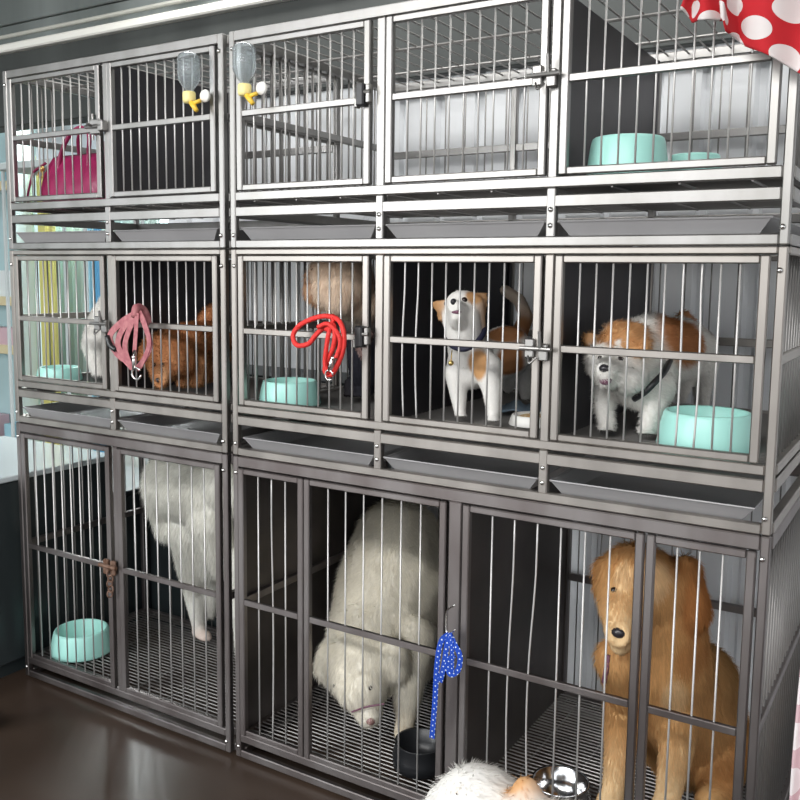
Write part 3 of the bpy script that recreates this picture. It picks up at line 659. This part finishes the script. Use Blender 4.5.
# ------------------------------------------------------------------ water bottles
def bottle(label, px, py):
    p = at(px, py, -.030); r = thing('water_bottle', label, 'water bottle', tuple(p), 'pet water bottles'); s = 1.0
    b = MB(); b.lathe([(.0075, -.022), (.008, -.014), (.018, -.001), (.0235, .009), (.024, .015), (.024, .050), (.021, .059), (.011, .065), (.0001, .066), (.0001, .0645), (.0105, .0635), (.0200, .058), (.0228, .0495), (.0228, .0155), (.0170, .0005), (.0068, -.0135), (.0065, -.0215), (.0075, -.022)], p, 32); b.build('bottle', CLEAR, r, smooth=True)
    b = MB(); b.lathe([(.0001, -.040), (.012, -.039), (.0138, -.033), (.0138, -.019), (.012, -.016), (.0001, -.015)], p, 28)
    b.build('cap', PALEYEL, r, smooth=True)
    b = MB(); b.tube([p+np.array((.003, -.002, -.034)), p+np.array((.016, -.004, -.047)), p+np.array((.027, -.006, -.058))], [.0055, .0058, .0045], 12); b.tube([p+np.array((.013, -.003, -.042)), p+np.array((.032, .0, -.037))], .0042, 10)
    b.build('spout', YELLOW, r, smooth=True)
    b = MB(); q = p+np.array((.036, .010, -.026)); b.lathe([(.0001, -.004), (.012, -.0035), (.0135, 0), (.012, .004), (.0001, .006)], (0, 0, 0), 24, M3=np.array([[1, 0, 0], [0, 0, 1], [0, 1, 0]]))
    b.v = [tuple(np.array(a)+q) for a in b.v]; b.tube([q, q+np.array((-.014, 0, -.010))], .004, 8); b.build('mounting_disc', WHITEPL, r, smooth=True)
    return r
bottle('clear upside-down water bottle with yellow spout on the second top door from the left', 189, 84)
bottle('clear upside-down water bottle with yellow spout just right of the gap between the cages', 244.5, 76)

# ------------------------------------------------------------------ handbag
bx = thing('handbag', 'magenta leather handbag with looped handles standing in the top left cage', 'handbag', (-1.915, .115, z(.156)))
b = MB(); base = at(68, 195, .16); cx_, cy_, cz_ = -1.915, .115, z(.156)
rings = []; seg = 40
for hh, wx, wy in [(0, .118, .045), (.006, .125, .052), (.05, .125, .055), (.09, .118, .046), (.12, .108, .030), (.135, .102, .018)]:
    for k in range(seg):
        a = 2*PI*k/seg; ca, sa = math.cos(a), math.sin(a); e_ = .45
        rings.append((cx_+wx*math.copysign(abs(ca)**e_, ca), cy_+wy*math.copysign(abs(sa)**e_, sa)+.004*math.sin(9*a+hh*30), cz_+hh))
fs = [(i*seg+k, i*seg+(k+1) % seg, (i+1)*seg+(k+1) % seg, (i+1)*seg+k) for i in range(5) for k in range(seg)]+[tuple(range(seg))[::-1], tuple(5*seg+k for k in range(seg))]
b.add(rings, fs); b.build('body', BAG, bx, smooth=True)
b = MB(); b.box(cx_-.1, cx_+.1, cy_-.008, cy_+.008, cz_+.132, cz_+.139, .002); b.build('zip', BAGDK, bx)
for dy in (-.03, .03):
    b = MB(); b.tube(spline([(cx_-.055, cy_+dy*1.2, cz_+.085), (cx_-.052, cy_+dy, cz_+.135), (cx_-.035, cy_+dy*.5, cz_+.185), (cx_+.002, cy_+dy*.3, cz_+.205), (cx_+.04, cy_+dy*.5, cz_+.185), (cx_+.056, cy_+dy, cz_+.135), (cx_+.06, cy_+dy*1.2, cz_+.085)], 8), .0065, 8, flat=.7)
    b.build('handle', BAG, bx, smooth=True)
b = MB(); b.tube(spline([(cx_-.11, cy_-.03, cz_+.12), (cx_-.135, cy_-.05, cz_+.095), (cx_-.125, cy_-.065, cz_+.075), (cx_-.15, cy_-.06, cz_+.03), (cx_-.155, cy_-.05, cz_+.005)], 8), .008, 8, flat=.4); b.build('shoulder_strap', BAG, bx, smooth=True)
b = MB(); b.ball((cx_-.108, cy_-.045, cz_+.103), .008, 10); b.tube([(cx_-.108+.009*math.cos(t), cy_-.05, cz_+.088+.009*math.sin(t)) for t in [2*PI*i/12 for i in range(13)]], .002, 6); b.build('buckle', GOLD, bx, smooth=True)

# ------------------------------------------------------------------ leashes
def ribbon(mb, pts, wid, wdir=None, thick=.0014, n=8, uv=False):
    P = spline(pts, n); vs = []; fs = []; L = 0; uvs = []
    for i, p in enumerate(P):
        t = P[min(i+1, len(P)-1)]-P[max(i-1, 0)]; t = t/(np.linalg.norm(t)+1e-9)
        nrm = np.array((.15, -1, .1)); s = np.cross(t, nrm); s /= np.linalg.norm(s)+1e-9; nn = np.cross(s, t)
        if i: L += np.linalg.norm(P[i]-P[i-1])
        vs += [p-s*wid/2-nn*thick/2, p+s*wid/2-nn*thick/2, p+s*wid/2+nn*thick/2, p-s*wid/2+nn*thick/2]; uvs += [(0, L/wid), (1, L/wid), (1, L/wid), (0, L/wid)]
    m = len(P)
    for i in range(m-1):
        for k in range(4): fs.append((4*i+k, 4*i+(k+1) % 4, 4*i+4+(k+1) % 4, 4*i+4+k))
    fs += [(0, 1, 2, 3), (4*m-4, 4*m-3, 4*m-2, 4*m-1)]
    if uv: mb.uv = (mb.uv or [])+uvs
    mb.add(vs, fs); return mb
lr = thing('leash', 'faded pink webbing leash looped over the bar in front of the poodle', 'leash', tuple(at(135, 345, -.03)))
b = MB()
def A_(l, dy=0): return [at(x_, y_, y3) for x_, y_, y3 in l]
ribbon(b, A_([(137, 313, -.030), (122, 322, -.034), (110, 336, -.036), (116, 352, -.034), (128, 362, -.032), (132, 368, -.03)]), .016)
ribbon(b, A_([(138, 313, -.032), (126, 324, -.038), (118, 342, -.040), (124, 358, -.036), (133, 368, -.034)]), .015)
ribbon(b, A_([(138, 312, -.036), (131, 325, -.042), (125, 345, -.044), (129, 362, -.04), (135, 369, -.034)]), .014)
ribbon(b, A_([(139, 312, -.034), (146, 328, -.04), (150, 345, -.04), (145, 358, -.036), (137, 369, -.032)]), .014)
ribbon(b, A_([(140, 313, -.038), (144, 322, -.044), (149, 340, -.045), (147, 352, -.040), (140, 367, -.036)]), .012)
ribbon(b, A_([(137, 313, -.044), (136, 330, -.046), (134.5, 352, -.046)]), .011)
b.build('webbing', PINKWEB, lr, smooth=False)
b = MB(); p = at(138, 312, -.03); b.tube(spline([p+np.array((0, .034, -.03)), p+np.array((-.004, .02, .004)), p+np.array((0, -.004, .010)), p+np.array((.004, -.014, -.01))], 6), .009, 8); b.build('knot', PINKWEB, lr, smooth=True)
b = MB(); b.tube([at(134.5, 350, -.05), at(134, 362, -.05), at(133.5, 370, -.05)], [.003, .0045, .003], 10)
c = at(136.5, 373.5, -.05); b.tube([c+np.array((.0145*math.cos(t), 0, .013*math.sin(t))) for t in [2*PI*i/16+.6 for i in range(15)]], .0023, 8); b.ball(at(134, 357, -.05), .006, 8); b.build('snap_hook', BOLT, lr, smooth=True)
b = MB(); b.tube(spline([at(107, 336, -.04), at(110, 345, -.042), at(116, 350, -.04)], 4), .006, 8); b.build('keeper', BLACKPLAS, lr, smooth=True)

lr = thing('leash', 'bright red rope leash looped on the door of the cream dog', 'leash', tuple(at(322, 345, -.03)))
b = MB()
b.tube(spline(A_([(336, 318, -.030), (325, 316, -.034), (312, 319, -.036), (299, 326, -.036), (293, 336, -.036), (297, 345, -.036), (308, 344, -.036), (316, 335, -.036), (325, 327, -.034), (335, 324, -.032)]), 8), .0052, 10)
b.tube(spline(A_([(332, 316, -.026), (340, 322, -.040), (344, 335, -.044), (343, 350, -.044), (338, 364, -.040), (331, 375, -.038), (325, 371, -.038), (327, 362, -.040), (333, 348, -.044), (335, 335, -.046), (333, 325, -.044), (326, 330, -.04)]), 8), .005, 10)
b.tube(spline(A_([(334, 318, -.032), (329, 332, -.05), (326, 350, -.05), (325, 364, -.046), (328, 374, -.042)]), 8), .0045, 10)
b.tube(spline(A_([(318, 327, -.045), (328, 324, -.05), (338, 334, -.052), (340, 345, -.05), (336, 358, -.05)]), 8), .0045, 10)
b.build('rope', REDCORD, lr, smooth=True)
b = MB(); b.tube([at(332, 356, -.054), at(331, 364, -.054), at(329, 370, -.054)], [.0025, .004, .003], 10)
c = at(329, 375, -.05); b.tube([c+np.array((.009*math.cos(t), 0, .010*math.sin(t))) for t in [2*PI*i/14 for i in range(13)]], .0018, 8); b.ball(at(333, 358, -.054), .0045, 8); b.build('snap_hook', BOLT, lr, smooth=True)

lr = thing('ribbon_leash', 'blue ribbon leash with white dots hanging from a wire hook by the big white dog', 'leash', tuple(at(448, 650, -.03)))
b = MB()
ribbon(b, A_([(449, 634, -.028), (441, 642, -.036), (437, 665, -.038), (435, 700, -.038), (432, 738, -.036)]), .0105, uv=True)
ribbon(b, A_([(450, 634, -.03), (447, 645, -.042), (444, 665, -.044), (440, 682, -.042)]), .0105, uv=True)
ribbon(b, A_([(450, 634, -.03), (455, 645, -.042), (460, 656, -.044), (458, 670, -.044), (450, 674, -.044), (448, 662, -.044), (454, 655, -.046)]), .0105, uv=True)
ribbon(b, A_([(450, 633, -.034), (452, 650, -.046), (452, 672, -.046)]), .008, uv=True)
b.build('webbing', BLUEDOT, lr)
b = MB(); b.tube(spline(A_([(455, 605, -.034), (447, 611, -.024), (446, 625, -.022), (447, 633, -.024), (452, 632, -.034), (455, 630, -.04)]), 6), .0016, 8)
tag(b.build('wire_hook', BOLT, smooth=True, loc=tuple(at(447, 620, -.02))), 'thin bright wire hook on the bottom door post above the blue ribbon', 'hook')

# ------------------------------------------------------------------ cloths
def cloth(name, label, fn, nu, nv, m, mats_uv, thick=.003):
    vs = []; uv = []; fs = []
    for i in range(nu+1):
        for j in range(nv+1):
            vs.append(fn(i/nu, j/nv)); uv.append(mats_uv(i/nu, j/nv))
    for i in range(nu):
        for j in range(nv): k = i*(nv+1)+j; fs.append((k, k+nv+1, k+nv+2, k+1))
    b = MB(); b.add(vs, fs); b.uv = uv; c = np.mean(np.array(vs), 0); o = b.build(name, m, smooth=True, loc=tuple(c))
    o.modifiers.new('s', 'SOLIDIFY').thickness = thick; return tag(o, label, 'cloth')
edge = [(680, 8), (688, 20), (700, 22), (716, 20), (722, 14), (727, 34), (740, 40), (765, 52), (790, 64), (815, 78), (850, 92)]
E_ = [at(a, b_, -.06) for a, b_ in edge]
def top_cloth(u_, v_):
    q = u_*(len(E_)-1); i = min(int(q), len(E_)-2); t = q-i; p = E_[i]*(1-t)+E_[i+1]*t
    ztop = z(.500)+.028
    hh = ztop-p[2]; fold = .016*math.sin(u_*24+v_*2.5)+.010*math.sin(u_*11-v_*5)
    if v_ < .6:
        k = v_/.6; return (p[0]+.012*k+.006*math.sin(9*v_+6*u_), p[1]+fold*(1-.5*k)+.018*k, p[2]+hh*k)
    k = (v_-.6)/.4; return (p[0]+.012+.01*k, p[1]+fold*.5+.018+.35*k, ztop+.012*math.sin(u_*14+k*5)+.010*math.sin(math.pi*k))
cloth('polka_dot_cloth', 'red cloth with big white dots draped over the top right corner of the cages', top_cloth, 90, 70, POLKA, lambda a, b_: (a*1.05+.12*b_, b_*1.35-.25*a+.05))
def low_cloth(u_, v_):
    zz = H-.805+v_*.62; x0_ = -.165+.035*v_**2+.0*u_; fold = .018*math.sin(u_*16+v_*2)
    wv_ = .16*(1-.35*v_)
    return (x0_+.012+u_*wv_+.01*(1-v_), -.10+fold+.03*u_, zz)
cloth('pale_cloth', 'pale pink dotted cloth with a red hem hanging at the bottom right edge', low_cloth, 50, 50, PALEPOLKA, lambda a, b_: (a*.4, b_))

# ------------------------------------------------------------------ left: black cabinet, shelves
k = thing('black_cabinet', 'black cabinet standing left of the cages on the brown floor', 'cabinet', (-2.36, .0, 0))
b = MB(); b.box(-2.62, -2.10, -.26, .34, .04, H-.565, .004); b.build('body', BLACKCAB, k)
b = MB(); b.box(-2.63, -2.092, -.27, .345, H-.565, H-.549, .003); b.build('top', mat('glossy_pale_top', (.55, .60, .62), .2), k)
b = MB(); b.box(-2.60, -2.12, -.24, .32, 0, .04); b.build('plinth', BLACKCAB, k)
k = thing('low_cabinet', 'lower black box behind the cabinet, seen through the bottom left cage', 'cabinet', (-2.36, .50, 0))
b = MB(); b.box(-2.62, -2.11, .36, .64, 0, H-.69, .004); b.build('body', BLACKCAB, k)
b = MB(); b.box(-2.62, -2.105, .358, .645, H-.69, H-.675, .003); b.build('top', BLACKCAB, k)
k = thing('black_sideboard', 'long low black box behind the left cages against the white sheeting', 'cabinet', (-1.70, .56, 0))
b = MB(); b.box(-2.08, -1.33, .46, .66, 0, H-.30, .004); b.build('body', BLACKCAB, k)
b = MB(); b.box(-2.085, -1.33, .455, .665, H-.30, H-.288, .003); b.build('top', BLACKCAB, k)

SY = 1.75
s_ = thing('shelf_unit', 'white shop shelf unit with beige shelf edges beyond the left cages', 'shelf', (-4.5, SY+.2, 0))
sx1 = at(37, 300, SY+.15)[0]
b = MB(); b.box(-5.6, sx1, SY+.13, SY+.15, .0, 2.4); b.build('back_panel', mat('shelf_back', (.45, .62, .64), .6), s_)
shz = []
for py in (75, 180, 297, 346, 440): 
    zz = at(15, py, SY)[2]; shz.append(zz)
for zz in shz:
    b = MB(); b.box(-5.6, sx1, SY+.02, SY+.13, zz-.05, zz-.02, .003); b.build('shelf', mat('shelf_white', (.7, .75, .75), .5), s_)
    b = MB(); b.box(-5.6, sx1, SY, SY+.02, zz-.052, zz, .003); b.build('shelf_edge', BEIGE, s_)
for xx in (-5.6, sx1-.02):
    b = MB(); b.box(xx, xx+.03, SY+.02, SY+.13, 0, 2.4, .003); b.build('upright', mat('shelf_upright', (.6, .7, .7), .5), s_)
protos = []
labs = {0: 'pale blue box', 1: 'white box', 2: 'rose box'}
for si, zz in enumerate(shz[1:]):
    for j in range(5):
        w_ = .10+.03*((si+j) % 3); h_ = min(.10+.04*((2*si+j) % 3), .17 if si != 2 else .12); xx = sx1-.13-j*.185; mi = (si+2*j) % 3
        b = MB(); b.box(xx-w_/2, xx+w_/2, SY+.025, SY+.115, zz-.02, zz-.02+h_, .004)
        tag(b.build('product_box', [PALEBLUE, PALEWHITE, PINKBOX][mi], loc=(xx, SY+.07, zz-.02)), '%s on the %s far shop shelf, %s from the right' % (labs[mi], ['second highest', 'middle', 'second lowest', 'lowest'][si], ['first', 'second', 'third', 'fourth', 'fifth'][j]), 'box', 'boxes on the shop shelves')
for i, (pa, pb, mt, lb) in enumerate([(40, 47, YELPOST, 'wide yellow post beyond the left cages'), (50.5, 54, YELPOST, 'narrow yellow post right of the wide yellow one'), (86, 90, PALEBLUE, 'pale blue post beyond the middle left cage'), (95, 99, BLUEPOST, 'deep blue post beyond the middle left cage')]):
    xa, xb = at(pa, 300, 1.9)[0], at(pb, 300, 1.9)[0]
    b = MB(); b.box(xa, xb, 1.9, 1.93, 0, 1.75 if i < 2 else 2.5, .003)
    tag(b.build('post', mt, loc=((xa+xb)/2, 1.9, 0)), lb, 'post')
xa, xb = at(55, 300, 2.1)[0], at(160, 300, 2.1)[0]
b = MB(); vs = []; fs = []; nn_ = 60
for i in range(nn_+1):
    xx = xa+(xb-xa)*i/nn_; yy = 2.1+.02*math.sin(i*1.3)
    vs += [(xx, yy, .3), (xx, yy, 1.9)]
for i in range(nn_): fs.append((2*i, 2*i+2, 2*i+3, 2*i+1))
b.add(vs, fs); o = b.build('curtain', mat('grey_green_curtain', (.36, .46, .42), .8), smooth=True, loc=((xa+xb)/2, 2.1, .3)); o.modifiers.new('s', 'SOLIDIFY').thickness = .004
tag(o, 'grey green pleated curtain beyond the middle left cage', 'curtain')
b = MB(); p = at(75, 140, 1.1); b.lathe([(.0001, .13), (.08, .12), (.13, .08), (.155, .02), (.155, -.10), (.0001, -.10)], p, 32)
tag(b.build('white_bundle', mat('bundle_white', (.75, .82, .86), .6), smooth=True, loc=tuple(p)), 'rounded white bundle seen behind the magenta handbag', 'bundle')
b = MB(); pz = p[2]-.10; b.box(p[0]-.30, p[0]+.25, .92, 1.28, pz-.03, pz, .004)
for lx_ in (-.28, .23):
    for ly_ in (.95, 1.25): b.tube([(p[0]+lx_, ly_, 0), (p[0]+lx_, ly_, pz-.03)], .008, 8)
tag(b.build('rack', mat('rack_grey', (.5, .55, .55), .5), loc=(p[0], 1.1, 0)), 'pale grey rack under the rounded white bundle', 'rack')
b = MB(); p = (-1.905, -.235, 0); b.lathe([(.018, 0), (.030, .006), (.032, .05), (.022, .075), (.0001, .085)], p, 24)
tag(b.build('white_cup', WHITEPL, smooth=True, loc=p), 'small rounded white pot on the brown floor at the far left', 'pot')

# ------------------------------------------------------------------ light
wd = bpy.data.worlds.new('World'); scene.world = wd; wd.use_nodes = True; nt = wd.node_tree; bg = nt.nodes['Background']
tc = nt.nodes.new('ShaderNodeTexCoord'); sp = nt.nodes.new('ShaderNodeSeparateXYZ'); cr = nt.nodes.new('ShaderNodeValToRGB')
nt.links.new(tc.outputs['Generated'], sp.inputs[0]); mr = nt.nodes.new('ShaderNodeMapRange'); mr.inputs[1].default_value = -.4; mr.inputs[2].default_value = .8
nt.links.new(sp.outputs['Z'], mr.inputs[0]); nt.links.new(mr.outputs[0], cr.inputs[0])
cr.color_ramp.elements[0].color = (.10, .09, .085, 1); cr.color_ramp.elements[1].color = (.75, .8, .85, 1)
e1 = cr.color_ramp.elements.new(.45); e1.color = (.74, .75, .76, 1)
nt.links.new(cr.outputs[0], bg.inputs['Color']); bg.inputs['Strength'].default_value = 1.25
def area(name, loc, tgt, sx, sy, power, col=(1, 1, 1)):
    l = bpy.data.lights.new(name, 'AREA'); l.shape = 'RECTANGLE'; l.size = sx; l.size_y = sy; l.energy = power; l.color = col
    o = bpy.data.objects.new(name, l); COL.objects.link(o); o.location = loc
    o.rotation_euler = (Vector(tgt)-Vector(loc)).to_track_quat('-Z', 'Y').to_euler(); return o
area('shopfront_window', (-3.5, -4.2, H+.55), (-1.0, .2, H-.2), 1.8, 1.2, 46, (.97, .99, 1))
area('front_fill', (-.8, -2.0, H+1.08), (-.9, .1, H-.5), 2.4, .5, 34, (1, .99, .97))  # unseen soft fill added high behind the camera to brighten the cages
area('back_wall_fill', (-.85, .38, H+1.08), (-.85, .42, 0), 2.6, .12, 8, (1, .99, .97))  # unseen fill added overhead, brightens the white sheeting through the wire tops
area('far_shop_fill', (-4.6, 2.2, H+1.5), (-4.4, 1.4, 0), 2.0, 1.2, 190, (.95, 1, 1))  # unseen area light added for the brightness windows give the far shop
scene.view_settings.view_transform = 'Standard'; scene.view_settings.look = 'None'; scene.view_settings.gamma = 1
scene.view_settings.exposure = .95
